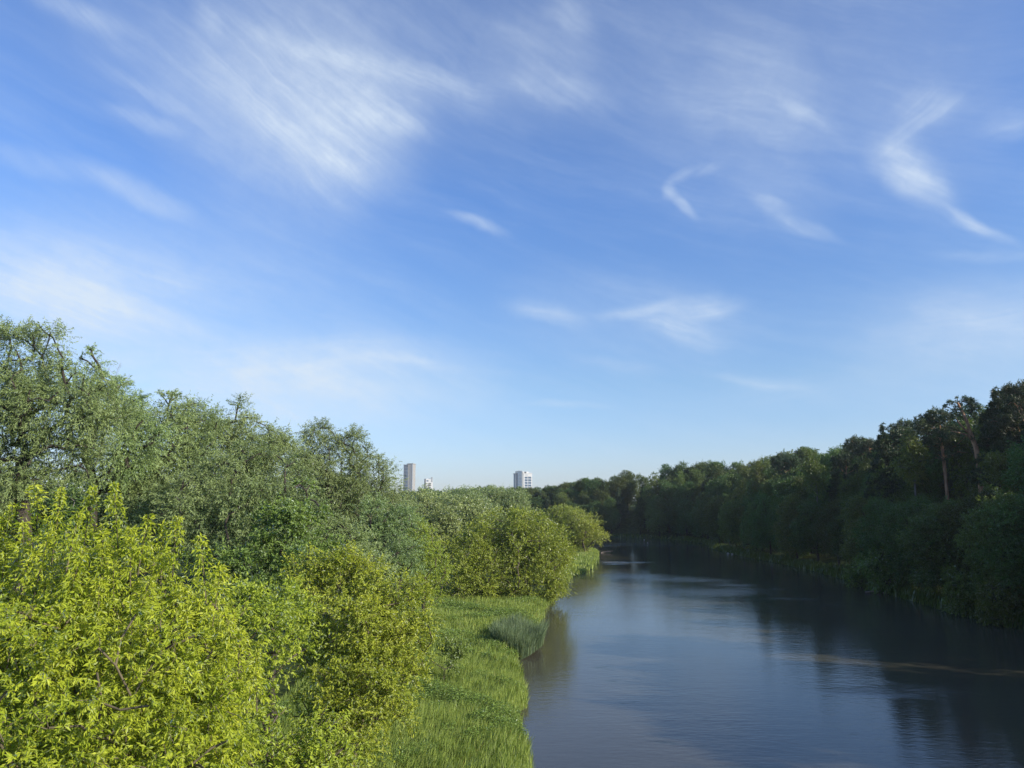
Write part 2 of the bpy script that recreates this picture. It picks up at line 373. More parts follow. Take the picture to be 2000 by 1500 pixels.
def hero(name, label, cat, sp, D, bu, lobes, rb=.25, bark='bark', zb=None, twigs=0, group=None, lai=None, th=.45, extra=None, fill=.35):
    """a tree built from measured crown masses: lobes are (u, v, ru, rv, depth offset) on the reference grid at distance D"""
    b2 = px(bu, VH, D); zb = ground_h(b2[0], D) if zb is None else zb
    base = np.array([b2[0], D, zb]); LB = []
    for lo in lobes:
        u, v, ru, rv, dy = lo[:5]; Y = D+dy; c = px(u, v, Y); k = mpp(Y)
        LB.append([*c, ru*k, (lo[5] if len(lo) > 5 else max(ru, rv*.6)*k*.85), rv*k])
    pos, ld, L, Wd, tint, pc, st, td, tl = foliage(LB, sp, base, lai, fill=fill)
    xs = []
    if extra:
        p2, d2, t2, sa, sb = shoots(extra, D); n2 = len(p2); xs = list(zip(sa, sb))
        pos = np.concatenate([pos, p2]); ld = np.concatenate([ld, d2]); tint = np.concatenate([tint, t2])
        L = np.concatenate([L, SPEC[sp]['L']*rng.uniform(.4, 1.3, n2)]); Wd = np.concatenate([Wd, SPEC[sp]['W']*rng.uniform(.7, 1.15, n2)])
    o = empty(name, base, label, cat, group)
    me = leaves_mesh(name+'_crown', pos-base, ld, L, Wd, LM[SPEC[sp]['mat']], tint, up=.7)
    c = link('crown', me, o)
    top = np.mean(np.array(LB)[:, :3], axis=0); top[2] = base[2]+(top[2]-base[2])*th*2*.55
    tr = [base-[0, 0, .4]]+[base+(top-base)*f+rng.normal(size=3)*[.12, .12, 0]*rb*4*(f > 0) for f in (.25, .5, .75, 1.0)]
    sub = pc if len(pc) < 260 else pc[rng.choice(len(pc), 260, replace=False)]
    A, B, ra, rb_ = skeleton(tr, sub, rb)
    if twigs:
        pick = rng.choice(len(st), min(twigs, len(st)), replace=False)
        e = st[pick]+td[pick]*tl[pick][:, None]*.75; e[:, 2] -= SPEC[sp]['droop']*.3*tl[pick]
        A = list(A)+list(st[pick]); B = list(B)+list(e); ra = list(ra)+[.011]*len(pick); rb_ = list(rb_)+[.006]*len(pick)
    for p_, q_ in xs: A = list(A)+[p_-(q_-p_)*.3]; B = list(B)+[q_]; ra = list(ra)+[.016]; rb_ = list(rb_)+[.004]
    me2 = tubes_mesh(name+'_trunk', np.array(A)-base, np.array(B)-base, ra, rb_, BK[bark])
    link('trunk', me2, o)
    return o

# ------------------------------------------------------------------ river banks
LB_RAW = [(1040,1500),(1030,1452),(1008,1412),(1028,1372),(1020,1325),(1005,1295),(1040,1262),(1056,1215),(1066,1190),(1096,1160),(1112,1132),(1150,1116),(1168,1102),(1171,1086),(1168,1078)]
LB_PX = []
for (a_, b_), (c_, d_) in zip(LB_RAW[:-1], LB_RAW[1:]):
    k_ = 4 if b_ > 1290 else 3
    for q_ in range(k_):
        f_ = q_/k_; LB_PX.append((a_+(c_-a_)*f_+(rng.uniform(-1, 1)*9 if q_ else 0)*(b_-985)/400, b_+(d_-b_)*f_))
LB_PX.append(LB_RAW[-1])
LEFT = [(-6,-80),(-2,-20),(0,10),(1,25)]+[gnd(*p) for p in LB_PX]+[(19,206),(6,226),(-30,255),(-95,282),(-320,330),(-900,380)]
RB_PX = [(2000,1232),(1930,1216),(1860,1200),(1790,1178),(1720,1158),(1650,1134),(1580,1114),(1520,1101),(1450,1088),(1385,1071)]
RIGHT = [(44,-80),(45,-20),(46,20),(47,50)]+[gnd(*p) for p in RB_PX]+[(57,222),(59,240),(55,262),(38,285),(8,300),(-40,318),(-105,338),(-320,400),(-900,470)]
POLY = np.array(LEFT+RIGHT[::-1]); LS, RS = np.array(LEFT), np.array(RIGHT)
def seg_dist(P, S):
    best = np.full(len(P), 1e9)
    for a, b in zip(S[:-1], S[1:]):
        ab = b-a; t = np.clip(((P-a)@ab)/(ab@ab), 0, 1)
        best = np.minimum(best, np.linalg.norm(P-(a+t[:, None]*ab), axis=1))
    return best
def in_poly(P, V):
    x, y = P[:, 0], P[:, 1]; c = np.zeros(len(P), bool); n = len(V)
    for i in range(n):
        x1, y1 = V[i]; x2, y2 = V[(i+1) % n]
        if y1 == y2: continue
        k = (y1 > y) != (y2 > y); c ^= k & (x < (x2-x1)*(y-y1)/(y2-y1)+x1)
    return c
def vnoise(x, y, s, seed=0):
    return (np.sin(x/s+seed)*np.cos(y/s*1.13+seed*2)+np.sin((x+y)/s*.61+seed*3)*.7+np.cos((x-y*.8)/s*1.7+seed)*.4)/2.1
def ground_h(x, y):
    x = np.atleast_1d(np.asarray(x, float)); y = np.atleast_1d(np.asarray(y, float)); Pp = np.stack([x, y], 1)
    dl, dr = seg_dist(Pp, LS), seg_dist(Pp, RS); ins = in_poly(Pp, POLY)
    d = np.minimum(dl, dr); right = dr < dl
    sm = lambda t: np.clip(t, 0, 1)**2*(3-2*np.clip(t, 0, 1))
    hl = .55*np.clip(d/1.2, 0, 1)+.6*sm(d/25)+2.0*sm((d-40)/200)+.08*vnoise(x, y, 3)
    hr = .55*np.clip(d/1.2, 0, 1)+10.2*sm((d-1)/34.)**.9+2.5*sm((d-30)/60)+.5*vnoise(x, y, 14)*np.clip(d/10, 0, 1)
    h = np.where(right, hr, hl); h = np.where(ins, -np.minimum(1.8, .7*d), h)
    return h if len(h) > 1 else float(h[0])

# ------------------------------------------------------------------ ground and water
gx = np.concatenate([np.linspace(-2200, -320, 14), np.linspace(-300, -42, 40), np.linspace(-40, 90, 150), np.linspace(93, 320, 40), np.linspace(400, 2200, 12)])
gy = np.concatenate([np.linspace(-400, -65, 8), np.linspace(-60, 18, 30), np.linspace(19.5, 120, 110), np.linspace(121, 420, 110), np.linspace(440, 900, 20), np.linspace(1000, 3000, 10)])
X, Y = np.meshgrid(gx, gy, indexing='ij'); H = ground_h(X.ravel(), Y.ravel())
V = np.stack([X.ravel(), Y.ravel(), H], 1); ny = len(gy)
ii, jj = np.meshgrid(np.arange(len(gx)-1), np.arange(ny-1), indexing='ij'); a = (ii*ny+jj).ravel()
Fc = np.stack([a, a+ny, a+ny+1, a+1], 1)
m, n, l = mat('bank soil and undergrowth')
t = n.new('ShaderNodeTexCoord'); nz = n.new('ShaderNodeTexNoise'); nz.inputs['Scale'].default_value = .9; nz.inputs['Detail'].default_value = 9; l.new(t.outputs['Object'], nz.inputs['Vector'])
c = ramp(nz.outputs[0], [(.3, (.022,.030,.010)), (.5, (.035,.055,.014)), (.7, (.06,.085,.02))], n, l)
p = n.new('ShaderNodeBsdfPrincipled'); l.new(c, p.inputs['Base Color']); p.inputs['Roughness'].default_value = 1; p.inputs['Specular IOR Level'].default_value = .1
b = n.new('ShaderNodeBump'); b.inputs['Distance'].default_value = .3; l.new(nz.outputs[0], b.inputs['Height']); l.new(b.outputs[0], p.inputs['Normal'])
o = n.new('ShaderNodeOutputMaterial'); l.new(p.outputs[0], o.inputs[0])
tagp(link('ground', new_mesh('ground', V, Fc, 4, m, smooth=True)), kind='structure')

wx = np.linspace(-900, 120, 52); wy = np.linspace(-80, 480, 40)
X, Y = np.meshgrid(wx, wy, indexing='ij'); V = np.stack([X.ravel(), Y.ravel(), np.zeros(X.size)], 1); ny = len(wy)
ii, jj = np.meshgrid(np.arange(len(wx)-1), np.arange(ny-1), indexing='ij'); a = (ii*ny+jj).ravel()
m, n, l = mat('river water')
t = n.new('ShaderNodeTexCoord')
def wnoise(scale, det, sx=1, sy=1, rough=.5, rz=0, dist=0):
    mp = n.new('ShaderNodeMapping'); mp.inputs['Scale'].default_value = (sx, sy, 1); mp.inputs['Rotation'].default_value = (0, 0, rz); l.new(t.outputs['Object'], mp.inputs[0])
    z = n.new('ShaderNodeTexNoise'); z.inputs['Scale'].default_value = scale; z.inputs['Detail'].default_value = det; z.inputs['Roughness'].default_value = rough; z.inputs['Distortion'].default_value = dist
    l.new(mp.outputs[0], z.inputs['Vector']); return z.outputs[0]
def spot(u, v, ru, dy, soft=1.0):
    """a patch of the water surface, centre by reference pixel, radii in metres"""
    g = gnd(u, v); mp = n.new('ShaderNodeMapping'); mp.vector_type = 'TEXTURE'; l.new(wpos, mp.inputs[0])
    mp.inputs['Location'].default_value = (g[0], g[1], 0); mp.inputs['Scale'].default_value = (ru, dy, 1)
    d = n.new('ShaderNodeVectorMath'); d.operation = 'LENGTH'; l.new(mp.outputs[0], d.inputs[0])
    r = n.new('ShaderNodeMapRange'); r.interpolation_type = 'SMOOTHSTEP'; l.new(d.outputs['Value'], r.inputs[0]); r.inputs[1].default_value = 1; r.inputs[2].default_value = 0; return r.outputs[0]
wv = n.new('ShaderNodeTexNoise'); wv.inputs['Scale'].default_value = .35; wv.inputs['Detail'].default_value = 4; l.new(t.outputs['Object'], wv.inputs['Vector'])
ws = n.new('ShaderNodeVectorMath'); ws.operation = 'MULTIPLY_ADD'; l.new(wv.outputs['Color'], ws.inputs[0]); ws.inputs[1].default_value = (5, 5, 0); l.new(t.outputs['Object'], ws.inputs[2])
w2 = n.new('ShaderNodeVectorMath'); w2.operation = 'SUBTRACT'; l.new(ws.outputs[0], w2.inputs[0]); w2.inputs[1].default_value = (2.5, 2.5, 0)
wpos = w2.outputs[0]
mm = lambda op, a, b=None, clamp=False: M(op, a, b, n, l, clamp)
patch = ramp(wnoise(.045, 3, 1, .6, .5, .2), [(.38, (.25,)*3), (.62, (1,)*3)], n, l)
rip = mm('ADD', mm('MULTIPLY', wnoise(2.3, 5, .55, 1.25, .6, .12), 1.0), mm('MULTIPLY', wnoise(.55, 2, .6, 1.4, .5, -.2), .9))
rapid = None
for s in ((1215,1098,9,3.5),(1200,1101,5,2.5),(1230,1062,16,6),(1205,1065,8,5),(1180,1066,6,5),(1290,1066,14,4)):
    q = spot(*s); rapid = q if rapid is None else mm('MAXIMUM', rapid, q)
faint = None
for s in ((1390,1133,8,6),(1440,1142,7,5),(1330,1130,10,8),(1500,1150,8,4),(1250,1125,12,8),(1420,1155,12,8),(1560,1170,8,3),(1640,1180,6,2),(1750,1350,7,3)):
    q = spot(*s); faint = q if faint is None else mm('MAXIMUM', faint, q)
amp = mm('ADD', mm('ADD', mm('MULTIPLY', patch, .55), .30), mm('ADD', mm('MULTIPLY', faint, 1.0), mm('MULTIPLY', rapid, 2.5)))
hgt = mm('MULTIPLY', rip, amp)
bp = n.new('ShaderNodeBump'); bp.inputs['Strength'].default_value = 1.0; bp.inputs['Distance'].default_value = .02; l.new(hgt, bp.inputs['Height'])
weed = None
for s in ((1190,1305,1.6,1.6),(1215,1330,1.2,1.3),(1160,1345,1.0,1.0),(1250,1312,.7,.8),(1230,1370,2.0,.6),(1300,1372,1.0,.4),(1435,1415,1.0,1.5),(1445,1430,.8,.6),(1380,1408,1.0,.5),(1330,1458,1.4,.6),(1680,1440,1.2,.6),(1450,1268,2.4,.8)):
    q = spot(*s); weed = q if weed is None else mm('MAXIMUM', weed, q)
wn2 = ramp(wnoise(1.6, 7, .6, 1.4, .7, 0, .6), [(.45, (0,)*3), (.58, (1,)*3)], n, l)
weedm = mm('MULTIPLY', weed, wn2)
foamn = ramp(wnoise(1.1, 8, .28, 1.5, .7, .05, .5), [(.50, (0,)*3), (.66, (1,)*3)], n, l)
foam = mm('MULTIPLY', foamn, mm('ADD', mm('MULTIPLY', rapid, .60), mm('MULTIPLY', faint, .10)), True)
depthc = ramp(wnoise(.06, 3, 1, 1), [(.35, (.050,.048,.036)), (.65, (.066,.062,.046))], n, l)
c = mixc(mm('MULTIPLY', weedm, .8), depthc, (.012,.018,.010), n, l)
c = mixc(foam, c, (.62,.66,.70), n, l)
p = n.new('ShaderNodeBsdfPrincipled'); l.new(c, p.inputs['Base Color']); p.inputs['IOR'].default_value = 1.333
l.new(mm('ADD', mm('ADD', .025, mm('MULTIPLY', weedm, .22)), mm('MULTIPLY', foam, .5)), p.inputs['Roughness']); l.new(bp.outputs[0], p.inputs['Normal'])
o = n.new('ShaderNodeOutputMaterial'); l.new(p.outputs[0], o.inputs[0])
tagp(link('river', new_mesh('river', V, np.stack([a, a+ny, a+ny+1, a+1], 1), 4, m, smooth=True)), kind='structure')

# ------------------------------------------------------------------ air
m, n, l = mat('thin haze')
pv = n.new('ShaderNodeVolumePrincipled'); pv.inputs['Color'].default_value = (.86, .93, 1, 1); pv.inputs['Density'].default_value = HAZE; pv.inputs['Anisotropy'].default_value = .2
o = n.new('ShaderNodeOutputMaterial'); l.new(pv.outputs[0], o.inputs['Volume'])
hv = [(x, y, z) for x in (-2260, 2260) for y in (-460, 3060) for z in (-3, 125)]
tagp(link('haze', new_mesh('haze', hv, [0,1,3,2, 4,6,7,5, 0,4,5,1, 2,3,7,6, 0,2,6,4, 1,5,7,3], 4, m)), kind='stuff')

# ------------------------------------------------------------------ far buildings
MB = dict(white=flat_mat('white render', (.56,.57,.57), .8, var=.05), concrete=flat_mat('beige concrete', (.27,.265,.25), .85, var=.06),
 glass=flat_mat('blue curtain glass', (.05,.09,.15), .12, var=.2, scale=.2), grey=flat_mat('grey cladding', (.27,.29,.30), .6, var=.08),
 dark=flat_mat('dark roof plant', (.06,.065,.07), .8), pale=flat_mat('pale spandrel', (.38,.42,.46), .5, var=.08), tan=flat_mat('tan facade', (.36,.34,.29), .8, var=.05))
def box(name, x0, x1, y0, y1, z0, z1, m, parent, bev=0):
    v = [(x, y, z) for x in (x0, x1) for y in (y0, y1) for z in (z0, z1)]
    f = [0,1,3,2, 4,6,7,5, 0,4,5,1, 2,3,7,6, 0,2,6,4, 1,5,7,3]
    return link(name, new_mesh(name, v, f, 4, MB[m]), parent)
# hotel tower: white slab with two glazed bays, blue glass corner shaft
D = 1500; k = mpp(D); c = px(1023, 985, D)
t = empty('hotel_tower', (c[0], D, 13), 'wide white and blue glass tower block rising behind the far wooded ridge', 'building')
t.rotation_euler = (0, 0, radians(14))
top = lambda v: px(0, v, D)[2]-13
box('wing', -16, -11.6, 2, 18, 0, top(925.5), 'grey', t); box('wing_cap', -17.2, -11.6, 1.5, 18.5, top(925.5), top(924.6), 'dark', t)
box('glass_shaft', -12.4, -3.8, -.6, 19, 0, top(919.8), 'glass', t)
for i in range(22): box('mullion', -12.45, -3.75, -.75, -.6, 4+i*2.9, 4.35+i*2.9, 'grey', t)
box('pier', -3.8, -.6, 0, 19, 0, top(921), 'grey', t)
box('wall', -.6, 17, .3, 19, 0, top(925.5), 'white', t)
box('corner_pier', -.6, 1.8, -.35, .3, 0, top(925), 'white', t); box('corner_pier', 15.2, 17, -.35, .3, 0, top(925), 'white', t)
box('crown_panel', 1.8, 15.2, -.35, .3, top(931), top(925.3), 'white', t)
box('roof_slab', -2, 18, -.9, 19.5, top(925.2), top(924.4), 'white', t); box('rooftop_plant', 2, 6, 3, 16, top(924.4), top(921), 'dark', t)
box('rooftop_block', 6.2, 11, 3, 16, top(924.4), top(920.8), 'white', t); box('rooftop_plant', 11.5, 17, 3, 16, top(924.4), top(922.4), 'pale', t)
box('rooftop_block', -3, 2, 3, 16, top(924.4), top(920.5), 'white', t)
nf = 9
for i in range(nf):
    z0 = top(931)-(i+1)*5.2
    if z0 < 2: break
    for x0 in (1.9, 9.2):
        box('window_band', x0, x0+6, .1, .3, z0+1.9, z0+5.0, 'glass', t); box('spandrel', x0, x0+6, -.1, .3, z0, z0+1.7, 'pale', t)
for x0, w in ((2.2, 6.2),): box('sign_band', x0, x0+w, -.5, -.36, top(928.6), top(926.6), 'pale', t)
# slim residential tower
D = 1600; k = mpp(D); c = px(796, 985, D); top = lambda v: px(0, v, D)[2]-13
t = empty('residential_tower', (c[0], D, 13), 'tall slim beige tower with glazed left side beside the big willow', 'building'); t.rotation_euler = (0, 0, radians(-10))
box('wall', -.5, 9.6, 0, 20, 0, top(906), 'concrete', t); box('parapet', -1.6, 10.4, -.6, 20.4, top(906), top(905), 'concrete', t)
box('rooftop_block', -4.5, -.5, 2, 17, 0, top(905.6), 'concrete', t)
box('glass_bay', -10.4, -4.5, 1, 19, 0, top(908.3), 'glass', t); box('roof_edge', -10.8, -4.4, .6, 19.4, top(908.3), top(907.6), 'grey', t)
box('corner_glass', -4.5, -.6, -.3, 2, 4, top(914), 'glass', t)
for i in range(27):
    z0 = 3+i*3.0
    box('floor_slab', -10.6, -1.2, -.8, 1, z0, z0+.85, 'pale', t)
box('panel_strip', -.5, 1.6, -.35, 0, 0, top(907), 'tan', t); box('panel_strip', 7.9, 9.7, -.25, 0, 0, top(907), 'pale', t)
for i in range(26): box('window', 3.2, 6.4, -.08, .05, 4+i*3.0, 5.3+i*3.0, 'grey', t)
# white block with balconies
D = 1700; k = mpp(D); c = px(837, 985, D); top = lambda v: px(0, v, D)[2]-13
t = empty('apartment_block', (c[0], D, 13), 'short bright white apartment tower between the slim tower and the far trees', 'building'); t.rotation_euler = (0, 0, radians(12))
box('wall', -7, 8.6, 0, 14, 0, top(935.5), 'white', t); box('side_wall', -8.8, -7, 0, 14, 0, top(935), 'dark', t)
box('lift_shaft', 5.2, 8, -.5, 6, top(941), top(932), 'grey', t)
for i in range(10):
    z0 = 4+i*4.3
    if z0 > top(941): break
    box('window', -5.8, -2.6, -.06, .05, z0, z0+1.8, 'grey', t); box('balcony', -.6, 4.6, -1.6, 0, z0-.6, z0+.7, 'white', t); box('window', -1.4, 5.0, -.06, .05, z0+.8, z0+2.8, 'dark', t)
box('window', -5.6, -1.0, -.06, .05, top(940.5), top(938), 'glass', t)
for x in (-4, -1, 2.5): box('rooftop_block', x, x+1.6, 4, 8, top(935.5), top(934.4), 'white', t)
# low white villa roofs on the ridge
D = 900; c = px(968, 985, D); top = lambda v: px(0, v, D)[2]-13
t = empty('ridge_house', (c[0], D, 13), 'low white stepped building half hidden by trees on the far ridge', 'building')
box('wall', -2, 10, 0, 12, 0, top(952.3), 'white', t); box('wing', -7.5, -2, 1, 12, 0, top(950.2), 'tan', t); box('roof_slab', -8, -1.6, .5, 12.4, top(950.2), top(949.6), 'grey', t)
box('chimney', -3.2, -1.8, 4, 6, top(950), top(947.8), 'white', t); box('roof_slab', -2, 10.4, -.4, 12.4, top(952.3), top(951.7), 'white', t)
for i in range(4): box('window', -.8+i*2.7, .8+i*2.7, -.05, .02, top(955.5), top(953.6), 'dark', t)

# ------------------------------------------------------------------ trees of the left bank
G_ = None
MAPLE_SHOOTS = [(70,948,1.5,.42,.8),(28,985,1.2,.38,1),(120,953,1.3,.26,.4),(182,950,1.3,.25,.3),(222,944,1.6,.34,0),(290,1005,1.0,.26,0),(318,1024,1.0,.24,.2),(345,1010,1.1,.30,.1),
 (392,1048,1.1,.36,0),(432,1105,1.0,.36,0),(155,1000,1.0,.3,-.2),(255,1030,1.1,.32,-.2),(470,1230,.8,.3,.3),(0,1010,1.3,.42,1),(95,1040,1.2,.36,-.2),(45,1020,1.2,.36,.4),(200,1040,1.1,.34,-.1),(-30,1000,1.3,.4,1.2)]
for i in range(170):
    u_ = rng.uniform(-60, 505); v_ = rng.uniform(1060, 1520)
    if v_ < 1030+max(0, u_-200)*.62 or (u_ > 490 and v_ > 1400): continue
    MAPLE_SHOOTS.append((u_, v_, rng.uniform(.6, 1.1), rng.uniform(.24, .40), .6-3.3*(v_-950)/560*(1-.55*abs(u_-190)/330)+rng.normal()*.25))
hero('box_elder_tree', 'bright yellow green tree with drooping leaves filling the lower left corner', 'tree', 'maple', 17, 150,
 [(150,1350,320,290,2.6),(60,1170,150,120,1.6),(215,1180,130,110,1),(340,1230,110,110,0.6),(-120,1250,180,220,1),(40,1370,180,190,-2.0),(270,1370,170,170,-1.6),(400,1370,100,150,-.3),(455,1290,55,90,.5),(150,1250,110,70,-.4),
  (30,1240,90,60,-.9),(330,1300,90,60,-1.2),(120,1460,120,70,-3),(350,1470,110,70,-2.2)]
 , extra=MAPLE_SHOOTS,
 rb=.06, bark='twigbrown', twigs=1500, th=.35)
hero('box_elder_tree', 'yellow olive bushy tree between the bright corner tree and the grass', 'tree', 'elder', 30, 690,
 [(690,1260,100,90,.6),(640,1150,62,58,2),(598,1125,42,48,2.4),(690,1140,50,44,1.8),(660,1105,34,28,2.4),(740,1280,62,56,-.4),(710,1350,66,60,-1.5),(640,1350,56,70,-1.2),(785,1205,44,34,1),(740,1180,54,46,1.4),(775,1150,34,28,1.6),
  (818,1225,28,24,.6),(806,1265,28,28,0),(775,1320,34,32,-.8),(640,1430,50,50,-2),(705,1405,42,38,-2),(690,1225,50,40,-.8),(640,1270,50,44,-.6),(810,1175,24,18,1.3),(665,1128,22,20,2.2),(560,1215,24,18,2),(830,1245,26,26,.3),(795,1300,34,32,-.6),(745,1385,44,40,-1.8),(700,1450,50,40,-2.4),(600,1400,34,40,-1.6)],
 rb=.08, bark='twigbrown', twigs=1200)
hero('box_elder_tree', 'olive yellow shrubby tree right against the bright corner tree, dark gap beneath', 'tree', 'elder', 23, 500,
 [(500,1230,62,58,1.5),(540,1290,40,32,1),(450,1200,50,60,2),(560,1190,42,40,3),(575,1265,30,24,1.6),(440,1400,56,80,1),(480,1340,40,40,.6)],
 rb=.08, bark='twigbrown')
hero('box_elder_shrub', 'low yellow green shrub at the bottom edge left of the grass', 'shrub', 'elder', 22, 560,
 [(570,1450,60,46,0),(520,1490,60,50,0),(640,1480,50,40,.5),(600,1540,90,46,0),(540,1420,30,26,.3)], rb=.08, twigs=500)
hero('maple_tree', 'fresh green maple in front of the silver willows', 'tree', 'green', 40, 560,
 [(565,1030,44,46,0),(500,1110,60,60,-1),(605,985,26,34,1),(470,1180,50,44,-2),(580,1120,56,60,-1.5),(430,1090,40,46,0),(540,1175,60,40,-2),(610,1070,36,40,.6),(590,960,20,20,1.2),(520,1040,40,40,0)], rb=.2, bark='dark')
# silver willows
wil = 'willow'
hero('willow_tree', 'tallest silver green willow with open crown at the left edge', 'tree', wil, 43, 60,
 [(45,790,110,90,0),(60,690,70,48,0),(25,670,40,36,1),(75,655,34,24,0),(-60,800,90,100,1),(130,790,85,80,-.5),(30,900,75,60,-1),(150,880,70,60,0),(-50,930,80,70,-2),(185,830,60,70,.5)], rb=.42, bark='dark', th=.62)
hero('willow_tree', 'willow with a thin tufted top and bare twigs right of the tallest willow', 'tree', wil, 48, 215,
 [(178,712,28,32,0),(170,700,16,24,0),(196,745,22,26,0),(150,760,42,42,0),(215,800,62,62,0),(250,860,62,60,0),(200,900,60,60,0),(245,765,26,20,.5)], rb=.34, bark='dark', th=.6)
hero('willow_tree', 'rounded silver willow with small tufts along its top, middle of the willow row', 'tree', wil, 52, 330,
 [(330,800,36,34,0),(325,850,75,55,0),(385,825,48,36,1),(300,910,85,70,0),(370,900,70,60,-.5),(255,800,34,30,1),(250,950,60,60,-1),(310,985,80,50,-1)], rb=.36, bark='dark', th=.55)
hero('willow_tree', 'silver willow with a double top above the big dome willow', 'tree', wil, 57, 470,
 [(465,815,34,30,0),(428,825,34,26,0),(480,860,62,48,0),(420,870,60,50,0),(520,880,45,40,1),(560,900,42,44,2),(470,930,80,50,0),(545,860,26,20,3)], rb=.34, bark='dark', th=.5)
hero('willow_tree', 'large dome shaped green grey willow leaning over the maple', 'tree', wil, 46, 450,
 [(440,985,110,85,0),(520,950,85,65,.5),(370,1010,80,70,0),(560,1010,60,60,0),(400,1080,70,50,-1),(500,1060,90,60,-1),(470,900,60,34,1)], rb=.36, bark='dark', th=.5)
hero('willow_tree', 'tall dark silver willow at the right end of the willow row', 'tree', wil, 66, 650,
 [(625,860,40,30,0),(680,880,40,34,0),(640,910,76,56,0),(700,930,58,50,0),(730,975,48,48,0),(660,990,90,66,0),(600,930,46,50,1),(650,1060,80,60,0),(745,930,22,24,1)], rb=.36, bark='dark', th=.5)
hero('willow_tree', 'pale silvery willow bush with rounded crown below the right end of the willow row', 'tree', wil, 58, 765,
 [(765,1050,52,52,0),(735,1020,40,36,0),(790,1090,34,36,0),(740,1090,46,40,-.5),(780,1010,26,20,.5)], rb=.2, bark='dark')
hero('willow_shrub', 'small silvery willow shrub just above the yellow olive tree', 'shrub', wil, 50, 700,
 [(690,1085,46,38,0),(665,1050,34,30,1),(725,1110,40,30,0),(630,1045,34,30,1)], rb=.14, bark='dark')
hero('willow_tree', 'slender young willow sticking up left of the slim tower', 'tree', wil, 80, 768,
 [(766,938,11,16,0),(772,955,15,16,0),(785,975,20,18,0),(758,965,20,20,0),(800,1000,24,26,0)], rb=.14, bark='dark', lai=1.5)
hero('box_elder_tree', 'narrow yellow green tree between the silvery willow and the big olive tree', 'tree', 'elder', 74, 835,
 [(828,1070,28,46,0),(850,1110,24,40,0),(815,1030,20,26,0),(800,1120,36,34,-1),(840,1150,26,30,0)], rb=.16, lai=2.2)
hero('willow_tree', 'grey green willow dome directly below the apartment block', 'tree', 'grey', 108, 870,
 [(850,1000,52,30,0),(900,1010,56,36,0),(880,1050,66,50,-2),(930,1030,46,40,0),(840,1040,46,46,0)], rb=.35, bark='dark')
hero('willow_tree', 'grey willow in front of the far ridge just left of the hotel tower', 'tree', 'grey', 178, 985,
 [(950,985,40,24,0),(985,978,38,22,0),(1010,990,22,28,0),(975,1000,50,26,0),(925,975,30,16,4),(960,968,30,12,6)], rb=.35, bark='dark')
hero('willow_tree', 'second grey green willow dome behind, above the olive tree', 'tree', 'grey', 135, 915,
 [(905,985,46,24,0),(870,980,40,20,2),(825,978,34,18,2),(940,1000,40,26,0)], rb=.35, bark='dark')
hero('olive_tree', 'big rounded olive green tree leaning over the water beyond the grass', 'tree', 'olive', 96, 1005,
 [(1000,1085,100,78,0),(1050,1080,62,66,0),(985,1035,66,36,1),(1035,1030,46,30,0),(1075,1125,30,42,-1),(1045,1140,50,32,-1),(960,1110,60,46,-1),(1090,1090,22,40,0),(1070,1168,16,18,-1)], rb=.34, bark='bark')
hero('olive_tree', 'darker shrubby tree at the left foot of the big olive tree', 'tree', 'olive', 93, 905,
 [(905,1110,40,52,0),(880,1080,26,30,1),(935,1130,36,36,-.5),(900,1150,36,24,-1),(925,1060,34,34,1)], rb=.2, bark='bark', lai=2)
hero('olive_tree', 'olive green bushy tree at the river bend, behind the big olive tree', 'tree', 'olive', 186, 1095,
 [(1085,1020,30,26,0),(1110,1010,38,22,0),(1100,1045,36,30,0),(1070,1050,28,28,-2),(1130,1050,26,26,0)], rb=.3, lai=2)
hero('olive_tree', 'yellow green tree reaching a branch over the water at the river bend', 'tree', 'olive', 180, 1140,
 [(1135,1020,34,20,0),(1150,1036,26,18,0),(1165,1048,20,9,0),(1178,1053,14,6,0),(1125,1060,20,14,0),(1140,1068,14,10,0)], rb=.3, lai=2)
hero('herb_clump', 'dark green leafy herb clump at the grass edge of the yellow olive tree', 'shrub', 'green', 51, 870,
 [(868,1280,26,20,0),(850,1264,22,16,0),(892,1290,18,12,0)], rb=.03)
# bare twigs on the second willow
A, B, ra, rb = [], [], [], []
base = px(222, 760, 48.2)
def twig(p, d, L, r, lv):
    q = p+d*L; A.append(p); B.append(q); ra.append(r); rb.append(r*.7)
    if lv > 0:
        for i in range(2):
            nd = unit(d+rng.normal(size=3)*[.5, .3, .35]); twig(q, nd, L*.8, r*.7, lv-1)
for i in range(3): twig(base+rng.normal(size=3)*[.5,.2,.1], unit(np.array([rng.uniform(-.3,.6), 0, 1.])), .55, .014, 4)
dt = empty('bare_branch', base-[0,0,1.2], 'leafless twiggy branch against the sky, right of the tufted willow top', 'branch')
link('twig', tubes_mesh('twig', np.array(A)-base+[0,0,1.2], np.array(B)-base+[0,0,1.2], ra, rb, BK['twig'], 3), dt)['kind'] = 'stuff'

